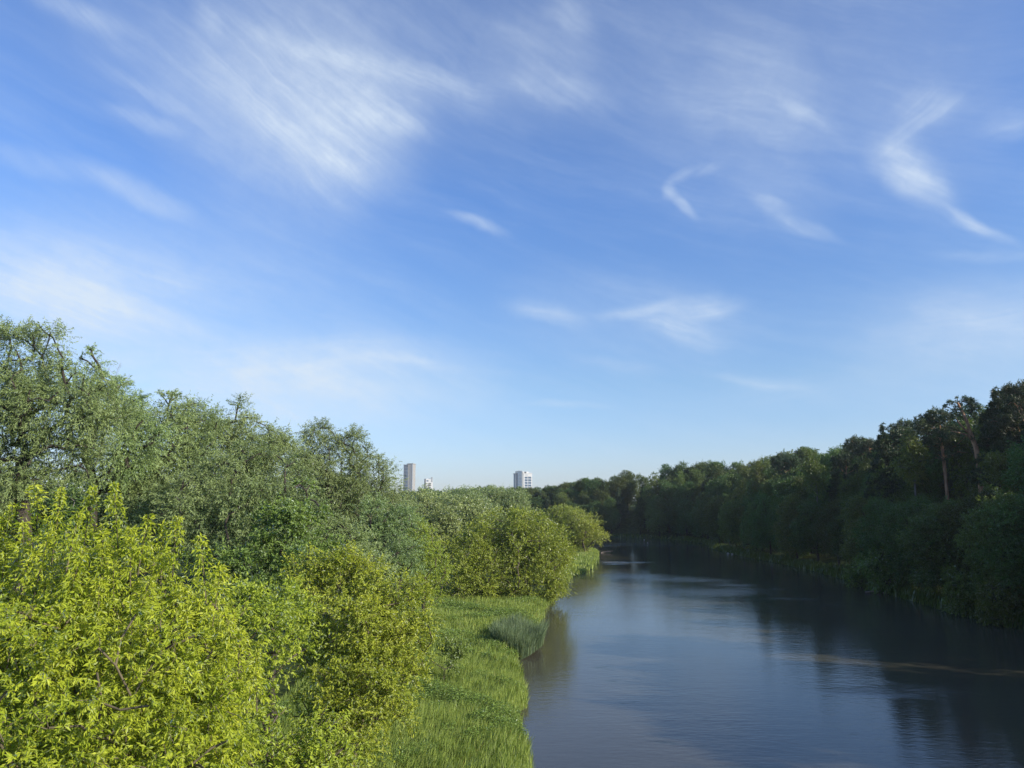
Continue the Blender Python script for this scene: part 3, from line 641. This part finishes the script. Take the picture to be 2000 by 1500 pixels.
# ------------------------------------------------------------------ wood of the right bank and the far ridge
def proto(name, lobes, sp, rb, bark, H, seed, trunk=None, sub=60):
    """mesh pair for a repeated tree; lobes in metres round the tree's foot"""
    pos, ld, L, Wd, tint, pc, *_ = foliage(lobes, sp, np.array([0, 0, 0.]), back=1.0)
    me = leaves_mesh(name+'_crown', pos, ld, L, Wd, LM[SPEC[sp]['mat']], tint, up=.9)
    tr = trunk or [np.array([0, 0, -1.5])]+[np.array([rng.normal()*.15, rng.normal()*.15, H*f]) for f in (.2, .4, .6)]
    s = pc if len(pc) < sub else pc[rng.choice(len(pc), sub, replace=False)]
    A, B, a_, b_ = skeleton(tr, s, rb)
    return me, tubes_mesh(name+'_trunk', A, B, a_, b_, BK[bark])
SPEC['wood'] = dict(L=.30, W=.17, droop=.25, up=.3, puff=(.7,1.6), m=9, tw=.8, mat='wood', lai=1.8)
SPEC['birch'] = dict(L=.34, W=.17, droop=.6, up=.2, puff=(.6,1.1), m=10, tw=.9, mat='birch', lai=1.9)
SPEC['pine'] = dict(L=.42, W=.10, droop=.0, up=.7, puff=(.45,.95), m=10, tw=.7, mat='needle', lai=2.2)
def rlobes(H, R, n, z0=.3, shape='round'):
    L = []
    for i in range(n):
        f = (i+.5)/n; a = rng.uniform(0, 2*pi); z = H*(z0+(1-z0)*f*.93)
        if shape == 'round': w = R*math.sqrt(max(.05, 1-((f-.4)/.66)**2))
        elif shape == 'cone': w = R*(1.02-f)
        else: w = R*(.45+.55*sin(pi*min(1, f*1.0)))
        rr = w*rng.uniform(.42, .62); d = max(0, w-rr)*rng.uniform(.5, 1)
        L.append([cos(a)*d, sin(a)*d, z, rr, rr, rr*rng.uniform(.7, 1.0)])
    return L
PR = {}
for i in range(4): PR['wood%d' % i] = proto('broadleaf', rlobes(16, 4.6+.4*i, 13, .22), 'wood', .24, 'dark', 16, i)
for i in range(2): PR['birch%d' % i] = proto('birch', rlobes(16, 2.9, 11, .35, 'oval'), 'birch', .15, 'pale', 16, i)
for i in range(2):
    L = []
    for j in range(15):
        a = rng.uniform(0, 2*pi); z = 9+7*(j/15.); d = rng.uniform(.8, 3.4)*(1.05-.45*abs(z-13)/4); L.append([cos(a)*d, sin(a)*d, z, rng.uniform(1, 1.6), rng.uniform(1, 1.6), rng.uniform(.45, .75)])
    L.append([0, 0, 16, 1.6, 1.6, .8])
    PR['pine%d' % i] = proto('pine', L, 'pine', .24, 'pine', 16, i, [np.array([0, 0, -1.5]), np.array([.1, 0, 5]), np.array([.2, .1, 9]), np.array([.1, .2, 12.5]), np.array([0, .1, 15])])
L = []
for j in range(11):
    z = 4+12.0*j/11; R = 3.2*(1.04-j/11.)
    for q in range(6 if j < 8 else 4):
        a = q*2*pi/6+j*.9+rng.uniform(-.3, .3); L.append([cos(a)*R*.6, sin(a)*R*.6, z, R*.5, R*.5, .42])
L += [[0, 0, 14.6, .5, .5, .6], [0, 0, 15.3, .3, .3, .5]]
PR['spruce'] = proto('spruce', L, 'pine', .2, 'dark', 16, 0, [np.array([0, 0, -1.5]), np.array([0, 0, 5]), np.array([0, 0, 10]), np.array([0, 0, 15.5])])
for i in range(2): PR['bush%d' % i] = proto('bush', rlobes(4, 2.6, 7, .15), 'birch', .08, 'dark', 2, i, sub=30)
KN = dict(wood='broadleaf_tree', birch='birch_tree', pine='pine_tree', spruce='spruce_tree', bush='bush')
CN = dict(wood='tree', birch='tree', pine='pine', spruce='spruce', bush='bush')
made = {}
def plant(kind, x, y, h, label, group=None, rz=None, wid=1.0, z=None, tilt=0):
    kk = kind.rstrip('0123456789'); z = ground_h(x, y) if z is None else z
    s = h/(16. if kk != 'bush' else 4.)
    if kind not in made:
        o = empty(KN[kk], (x, y, z), label, CN[kk], group); link('crown', PR[kind][0], o); link('trunk', PR[kind][1], o)
        made[kind] = o
    else:
        o = copy_tree(made[kind], (x, y, z)); 
        o['label'] = label
        if 'group' in o and not group: del o['group']
        if group: o['group'] = group
    o.rotation_euler = (tilt, 0, rng.uniform(0, 2*pi) if rz is None else rz); o.scale = (s*wid, s*wid, s)
    return o
# crest profile: how high the canopy may stand, read off the photograph's skyline
SKY = [(760,962),(830,957),(900,955),(960,949),(1000,952),(1050,950),(1100,944),(1150,933),(1200,925),(1250,916),(1300,909),(1350,905),(1400,900),(1450,893),(1500,886),(1560,880),(1600,872),(1650,868),(1700,852),(1750,838),(1800,826),(1830,812),(1870,790),(1900,800),(1950,775),(2000,768),(2400,720)]
SU, SVv = zip(*SKY)
def cap(x, y):                                     # tree top height that just reaches the skyline at this spot
    u = 1000+F*x/y*1.0; r = np.interp(u, SU, SVv); return px(u, r, y)[2]
# centre line of the bank, resampled
def resample(S, step):
    out = []; 
    for a, b in zip(S[:-1], S[1:]):
        L = np.linalg.norm(b-a); k = max(1, int(round(L/step)))
        for i in range(k):
            p = a+(b-a)*(i+.5)/k; nn = np.array([(b-a)[1], -(b-a)[0]])/L; out.append((p, nn))
    return out
rows = [(4.5, 14, .60), (10.5, 18, .80), (18, 16, .92), (28, 16.5, 1.0), (40, 17, 1.0)]
cnt = 0
RSc = RS[1:-1]
WU = [1000, 1190, 1300, 1385, 1450, 1520, 1580, 1650, 1720, 1790, 1860, 1930, 2000, 2600, 4000]
WV = [1045, 1046, 1055, 1071, 1088, 1101, 1114, 1134, 1158, 1178, 1200, 1216, 1232, 1420, 1800]
def zone(u):
    return ('before the river bend' if u < 1385 else 'behind the grassy point' if u < 1650 else 'above the two lighter bushes' if u < 1830 else 'below the leaning pine' if u < 1960 else 'at or past the right edge')
lab = {
 'wood': ['dark leafy tree overhanging the waterline', 'dark broadleaf tree low on the shaded slope', 'dark green broadleaf tree high on the slope', 'broadleaf tree on the skyline ridge'],
 'birch': ['paler slender tree near the waterline', 'slender paler birch low on the slope', 'slender pale green birch high on the slope', 'pale birch on the skyline ridge'],
 'pine': ['dark pine near the waterline', 'dark pine low on the slope', 'dark flat topped pine high on the slope', 'dark pine on the skyline ridge'],
 'spruce': ['dark pointed spruce near the waterline', 'pointed dark spruce low on the slope', 'pointed dark spruce high on the slope', 'pointed dark spruce on the skyline ridge'],
}
FKIND = dict(wood='distant dark tree', birch='distant paler slender tree', spruce='distant pointed spruce', pine='distant dark pine')
for ri, (inl, hh, cf) in enumerate(rows):
    for p, nn in resample(RSc, (5.6 if ri < 2 else 6.6 if ri == 2 else 5.8)):
        if p[1] < (26 if ri < 2 else -45) or p[0] < -130: continue  # upper rows run on out of view behind the camera, added for their shade
        far = p[1] > 215 or p[0] < 30
        if ri >= 4 and not far: continue
        q = p + nn*(inl+rng.uniform(-2, 2)) + rng.uniform(-1.6, 1.6, 2)
        if in_poly(q[None], POLY)[0] or seg_dist(q[None], RS)[0] < 2.5: continue
        u = 1000+F*q[0]/q[1]
        if q[1] < 20: u = 3000
        if (u > 3300 and ri < 2) or (u > 2250 and ri < 2 and rng.random() < .5): continue
        z = ground_h(q[0], q[1]); sv = np.interp(u, SU, SVv); wv_ = np.interp(u, WU, WV)
        f = min(1.0, cf+rng.uniform(-.06, .03)); vt = wv_+(sv-wv_)*f
        if ri == 3 or (ri > 3): vt += rng.uniform(-3, 4)*(120/max(120, q[1]))**2 + (2 if ri > 3 else 0)
        h = px(u, vt, q[1])[2]-z if q[1] > 40 else rng.uniform(19, 22)  # nearest trees are unseen, made tall to stop sun leaking onto the water
        if ri < 2 and u < 2000: h = min(h, hh*1.25)
        if h < 4.5: continue
        if 1815 < u < 1935 and q[1] < 112 and vt < 905: continue       # the leaning pine stands free
        h = min(h, 22)
        r = rng.random()
        if ri == 0: kind = 'wood%d' % rng.integers(4) if r < .9 else 'birch%d' % rng.integers(2)
        elif ri == 1: kind = 'wood%d' % rng.integers(4) if r < .78 else ('birch%d' % rng.integers(2) if r < .92 else 'spruce')
        elif far: kind = 'wood%d' % rng.integers(4) if r < .85 else 'birch%d' % rng.integers(2)
        else: kind = 'wood%d' % rng.integers(4) if r < .38 else ('pine%d' % rng.integers(2) if r < .78 else ('birch%d' % rng.integers(2) if r < .9 else 'spruce'))
        kk = kind.rstrip('0123456789')
        if far and u < 1385:
            row = ('at the foot of', 'low on', 'high on', 'on the ridge of', 'on the ridge of', 'on the ridge of')[ri]
            L = FKIND[kk]+' '+row+(' the far wood left of the river bend' if u < 1190 else ' the far wood beyond the river bend')
            g = 'trees of the far wood beyond the bend'
        else: L = lab[kk][min(ri, 3)].replace('dark green broadleaf', 'dark broadleaf').replace('slender pale green', 'pale slender').replace('on the shaded slope', 'on the slope').replace('dark flat topped', 'dark flat')+' '+zone(u); g = 'trees of the shaded wood on the right bank'
        plant(kind, q[0], q[1], h, L, L if False else g, wid=rng.uniform(.9, 1.15)*(1.15 if h < 12 else 1)*(16/max(h,10))**.3)
        cnt += 1
# far ridge behind the left bank, towards the towers
for i in range(40):
    u = 770+i*9.6+rng.uniform(-3, 3); D = rng.uniform(400, 620); g = px(u, 985, D)
    c = cap(g[0], D)+rng.uniform(-3, .6); z = 11.0
    plant('wood%d' % rng.integers(4), g[0], D, max(7, c-z), 'small far dark tree on the skyline ridge below the towers', 'trees of the skyline ridge below the towers', z=c-max(7, c-z), wid=1.6)

# taller growth behind the willow row, seen through its gaps
for i in range(15):
    u = -120+i*58+rng.uniform(-15, 15); D = rng.uniform(84, 112); g = px(u, 985, D); top = px(u, rng.uniform(905, 945), D)[2]; z = ground_h(g[0], D)
    plant('birch%d' % rng.integers(2), g[0], D, top-z, 'grey green tree glimpsed through gaps behind the willow row', 'trees behind the willow row', wid=1.5)
# leaning pine with bare orange trunk
def pine_hero():
    D = 106; base3 = px(1912, 905, D); zb = base3[2]
    P0 = [px(1912, 905, D), px(1906, 873, D), px(1895, 845, D-.5), px(1888, 822, D-1), px(1877, 800, D-1), px(1870, 786, D-1)]
    b1 = [px(1901, 862, D), px(1890, 850, D-.6), px(1876, 846, D-1.2), px(1858, 842, D-1.6)]
    b2 = [px(1893, 846, D-.5), px(1882, 836, D-1), px(1872, 825, D-1.2), px(1866, 815, D-1.2)]
    base = np.array([px(1918, 985, D)[0], D, ground_h(px(1918, 985, D)[0], D)])
    P0 = [base-[0, 0, 1.]]+P0
    o = empty('leaning_pine_tree', base, 'leaning pine with a bare sunlit orange trunk below the right skyline', 'pine')
    lob = [(1872,785,20,7,0),(1890,790,18,8,0),(1856,797,14,7,0),(1902,803,14,7,1),(1848,812,14,6,-1),(1866,805,14,6,-1),(1880,800,20,6,0),(1835,822,12,5,-1),(1852,830,14,5,-1),(1905,820,14,7,2),(1842,845,14,7,-1),(1862,852,14,5,-1)]
    LB = [[*px(u, v, D+dy), ru*mpp(D), ru*mpp(D)*.9, rv*mpp(D)] for u, v, ru, rv, dy in lob]
    pos, ld, L, Wd, tint, pc, *_ = foliage(LB, 'pine', base)
    link('crown', leaves_mesh('leaning_pine_crown', pos-base, ld, L*.8, Wd*.8, LM['needle'], tint), o)
    A, B, ra, rb = [], [], [], []
    def path(pts, r0, r1):
        for i in range(len(pts)-1):
            f0, f1 = i/(len(pts)-1), (i+1)/(len(pts)-1); A.append(pts[i]); B.append(pts[i+1]); ra.append(r0+(r1-r0)*f0); rb.append(r0+(r1-r0)*f1)
    path(P0, .42, .13)
    link('trunk', tubes_mesh('leaning_trunk', np.array(A)-base, np.array(B)-base, ra, rb, BK['pine'], 8), o)
    for bb in (b1, b2):
        A, B, ra, rb = [], [], [], []; path(bb, .17, .06)
        link('limb', tubes_mesh('limb', np.array(A)-base, np.array(B)-base, ra, rb, BK['pine'], 6), o)
    sk = [pc[i] for i in rng.choice(len(pc), min(50, len(pc)), replace=False)]
    A, B, a_, b_ = skeleton(P0[2:], np.array(sk), .12, .02)
    link('branches', tubes_mesh('pine_branches', np.array(A[4:])-base, np.array(B[4:])-base, a_[4:], b_[4:], BK['dark'], 4), o)
pine_hero()
def at_px(kind, u, vtop, D, h, label, **k):
    t_ = px(u, vtop, D); return plant(kind, t_[0], D, h, label, z=t_[2]-h, **k)
at_px('spruce', 1945, 756, 104, 17, 'tall dark spruce standing highest on the skyline right of the leaning pine')
at_px('pine1', 1990, 762, 100, 16, 'dark pine at the right edge of the skyline beside the tall spruce')
at_px('pine0', 1835, 812, 112, 15, 'dark spreading pine on the skyline just left of the leaning pine', wid=1.1)
at_px('spruce', 1725, 826, 122, 16, 'pointed spruce on the skyline above the two waterside bushes')
at_px('birch0', 1778, 838, 113, 13, 'feathery pale green tree with upright branches left of the leaning pine', wid=1.1)
at_px('birch1', 1590, 885, 150, 13, 'pale birch lit by the sun high on the right slope')
at_px('birch0', 1480, 900, 190, 12, 'pale yellowish birch catching sun on the upper slope in the middle of the wood')
at_px('birch1', 1270, 948, 280, 11, 'pale sunlit crown low in the middle of the far wood', wid=1.4)
# waterside bushes
def bush_px(kind, u, v, w, label, D=None):
    g = gnd(u, v); D = g[1]
    return plant(kind, g[0], g[1]+1.0, w*mpp(D)*.85, label, wid=1.05)
bush_px('bush0', 1690, 1148, 58, 'left of the two lighter green bushes at the waterline of the right bank')
bush_px('bush1', 1742, 1160, 92, 'larger right one of the two lighter green bushes at the right waterline')
bush_px('bush0', 1905, 1205, 84, 'dim green bush at the waterline near the right edge')
bush_px('bush1', 1420, 1066, 40, 'small bush behind the grassy point of the right bank')
bush_px('bush1', 1560, 1100, 40, 'low bush behind the bank grass, left of the two lighter bushes')
bush_px('bush0', 1980, 1225, 90, 'dim green bush in the bottom shade at the right edge of the bank')

# ------------------------------------------------------------------ grasses
def blades(name, label, n, region, hmin, hmax, w, mt, cat, lean=.35, seg=2, dead=.01, keep=None, fan=None, wind=(.25,-.1)):
    x = rng.uniform(region[0], region[1], n*4); y = rng.uniform(region[2], region[3], n*4)
    Pp = np.stack([x, y], 1); ok = ~in_poly(Pp, POLY)
    if keep is not None: ok &= keep(x, y)
    x, y = x[ok][:n], y[ok][:n]; n = len(x); z = ground_h(x, y)
    pn = .7*vnoise(x, y, 1.1, 2)+.7*vnoise(x+.7*vnoise(y, x, .8, 3), y, .31, 5)+.55*vnoise(x, y, 3.2, 1)
    h = rng.uniform(hmin, hmax, n)*(1+.38*np.clip(pn, -1.3, 1.3))
    a = rng.uniform(0, 2*pi, n); d = np.stack([np.cos(a), np.sin(a)], 1)*rng.uniform(.1, 1, n)[:, None]*lean+np.array(wind)*(.6+.5*vnoise(x, y, 2.3, 4))[:, None]
    if fan is not None: d = d+np.stack([(x-fan[0])/fan[2], (y-fan[1])/fan[3]], 1)*.2
    b0 = rng.uniform(0, 2*pi, n); S = np.stack([np.cos(b0), np.sin(b0), np.zeros(n)], 1)*(w*rng.uniform(.6, 1.3, n))[:, None]*.5
    base = np.stack([x, y, z-.05], 1); K = []
    for f, wf in ((0, .8), (.5, 1), (1, 0)):
        c = base.copy(); c[:, :2] += d*h[:, None]*(f**1.8); c[:, 2] += h*f*(1-.25*f*np.linalg.norm(d, axis=1))
        K.append((c, wf))
    V = np.stack([K[0][0]-S*.8, K[0][0]+S*.8, K[1][0]-S, K[1][0]+S, K[2][0]], 1)
    b = np.arange(n)[:, None]*5
    Fc = np.concatenate([b, b+1, b+3, b, b+3, b+2, b+2, b+3, b+4], 1)
    tint = np.clip(.46+.16*pn+rng.normal(size=n)*.2, 0, .955); tint[rng.random(n) < dead] = 1
    TRI[0] += 3*n
    o = link(name, new_mesh(name, V.reshape(-1, 3), Fc, 3, mt, np.repeat(tint, 5)))
    return tagp(o, label, cat, None, 'stuff')
def herbs(name, label, n, region, mt, size, keep=None):
    """mixed low leafy growth between the grass blades, in patches"""
    x = rng.uniform(region[0], region[1], n*6); y = rng.uniform(region[2], region[3], n*6)
    pn = vnoise(x, y, 1.7, 8)+.8*vnoise(x, y, .6, 11)
    ok = ~in_poly(np.stack([x, y], 1), POLY) & (pn > .25)
    if keep is not None: ok &= keep(x, y)
    x, y, pn = x[ok][:n], y[ok][:n], pn[ok][:n]; n = len(x)
    z = ground_h(x, y)+rng.uniform(.25, 1.0, n)**.7*(.55+.35*np.clip(pn, 0, 1.2))
    D_ = rng.normal(size=(n, 3)); D_[:, 2] = D_[:, 2]*.4+.15
    o = link(name, leaves_mesh(name, np.stack([x, y, z], 1), D_, size*rng.uniform(.6, 1.4, n), size*.45*rng.uniform(.6, 1.3, n), mt, np.clip(.5+rng.normal(size=n)*.2, 0, .95), up=1.2))
    return tagp(o, label, 'plants', None, 'stuff')
dl_ = lambda x, y: seg_dist(np.stack([x, y], 1), LS)
dr_ = lambda x, y: seg_dist(np.stack([x, y], 1), RS)
blades('tall_grass', 'tall bright green grass covering the near left bank beside the water', 66000, (-13, 4, 26, 58), .45, .95, .035, LM['grass'], 'grass')
blades('tall_grass', 'bright green meadow grass between the reeds and the big olive tree', 46000, (-14, 9, 56, 100), .5, .95, .055, LM['grass'], 'grass')
blades('bank_grass', 'smooth light green grass on the point at the river bend', 16000, (2, 24, 120, 208), .5, .9, .12, LM['grass'], 'grass', keep=lambda x, y: dl_(x, y) < 14)
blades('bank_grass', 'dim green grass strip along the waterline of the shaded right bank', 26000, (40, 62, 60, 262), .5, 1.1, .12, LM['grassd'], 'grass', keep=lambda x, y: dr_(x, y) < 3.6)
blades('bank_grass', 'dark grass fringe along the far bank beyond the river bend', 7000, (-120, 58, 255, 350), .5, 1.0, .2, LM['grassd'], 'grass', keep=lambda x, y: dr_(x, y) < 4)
herbs('meadow_herbs', 'leafy mixed herbs growing in patches through the near bank grass', 34000, (-13, 4, 26, 58), LM['grassherb'], .13)
herbs('meadow_herbs', 'leafy herb patches in the meadow beyond the reeds', 26000, (-14, 9, 56, 100), LM['grassherb'], .19)
# reed bed
rc = np.array(gnd(1010, 1268)); 
def reedkeep(x, y): return ((x-rc[0])/2.2)**2+((y-rc[1])/4.4)**2 < 1
_ip = in_poly; in_poly = lambda P_, V_: np.zeros(len(P_), bool)
_gh = ground_h; ground_h = lambda x, y: np.maximum(_gh(x, y), -.3)
blades('reed_bed', 'clump of blue grey green reeds at the waters edge on the left bank', 9000, (rc[0]-3, rc[0]+3, rc[1]-6, rc[1]+6), 1.0, 1.9, .035, LM['reed'], 'reeds', lean=.22, keep=reedkeep, dead=0, wind=(.1,-.1), fan=(rc[0], rc[1], 2.6, 5.2))
in_poly = _ip; ground_h = _gh

# ------------------------------------------------------------------ stones and driftwood
stone_m = flat_mat('pale river stone', (.34,.33,.30), .9, var=.25, scale=3)
import bmesh
def stone(u, v, s, label, z=.1):
    g = gnd(u, v); bm = bmesh.new(); bmesh.ops.create_icosphere(bm, subdivisions=2, radius=1)
    for vv in bm.verts:
        f = 1+.22*sin(vv.co.x*3+u)+.15*cos(vv.co.y*4+v); vv.co = Vector((vv.co.x*f*s, vv.co.y*f*s*.8, vv.co.z*f*s*.6))
    me = bpy.data.meshes.new('stone'); bm.to_mesh(me); bm.free(); me.materials.append(stone_m)
    zz = max(ground_h(g[0], g[1]), 0)+z
    tagp(link('stone', me, None, (g[0], g[1], zz)), label, 'stone')
stone(1422, 1082, .36, 'pale boulder at the waterline of the grassy point on the right bank')
stone(1430, 1083, .28, 'smaller stone beside the pale boulder on the grassy point')
stone(1521, 1100, .35, 'pale stone at the waterline halfway along the right bank grass')
stone(1121, 1090, .3, 'white stone lying on the grass of the left river bend', z=.9)
stone(1265, 1061, .2, 'small pale stone standing in the far water past the bend')
stone(1258, 1055, .25, 'pale stone on the far bank past the bend')
def logp(u, v, L, r, ang, label, z=.08, tilt=.1):
    g = gnd(u, v); d = np.array([cos(ang), sin(ang), tilt]); pts = [np.zeros(3)]
    for i in range(4): pts.append(pts[-1]+d*L/4+rng.normal(size=3)*[.08, .08, .03]*L/4)
    o = empty('driftwood', (g[0], g[1], z), label, 'driftwood')
    link('log', tubes_mesh('log', pts[:-1], pts[1:], np.linspace(r, r*.6, 4), np.linspace(r*.85, r*.4, 4), BK['twig'], 7), o)
    link('branch', tubes_mesh('branch', [pts[2]], [pts[2]+np.array([.3, -.2, .5])*L*.3], [r*.5], [r*.2], BK['twig'], 5), o)
logp(1690, 1158, 3.6, .12, .1, 'pale driftwood log lying in the water below the two waterside bushes')
logp(1725, 1160, 2.2, .16, -.5, 'dark stub of a log beside the larger waterside bush', tilt=.3)
logp(1174, 1080, 3.0, .10, .1, 'log reaching into the water from the left river bend')


# look-alike trees that stand in small sets are told apart by their place in the set
ORD = ['first', 'second', 'third', 'fourth', 'fifth', 'sixth', 'seventh', 'eighth']
by = {}
for o in bpy.data.objects:
    if o.parent is None and o.get('label'): by.setdefault(o['label'], []).append(o)
for L, os_ in by.items():
    n_ = len(os_)
    if 1 < n_ <= 6:
        os_.sort(key=lambda q: q.location.x/max(q.location.y, 1))
        for i, q in enumerate(os_):
            w_ = 'leftmost' if i == 0 else 'rightmost' if i == n_-1 else ORD[i]+' from left'
            t_ = L.split(); q['label'] = ' '.join(t_[:13])+', '+w_ if len(t_) <= 13 else L
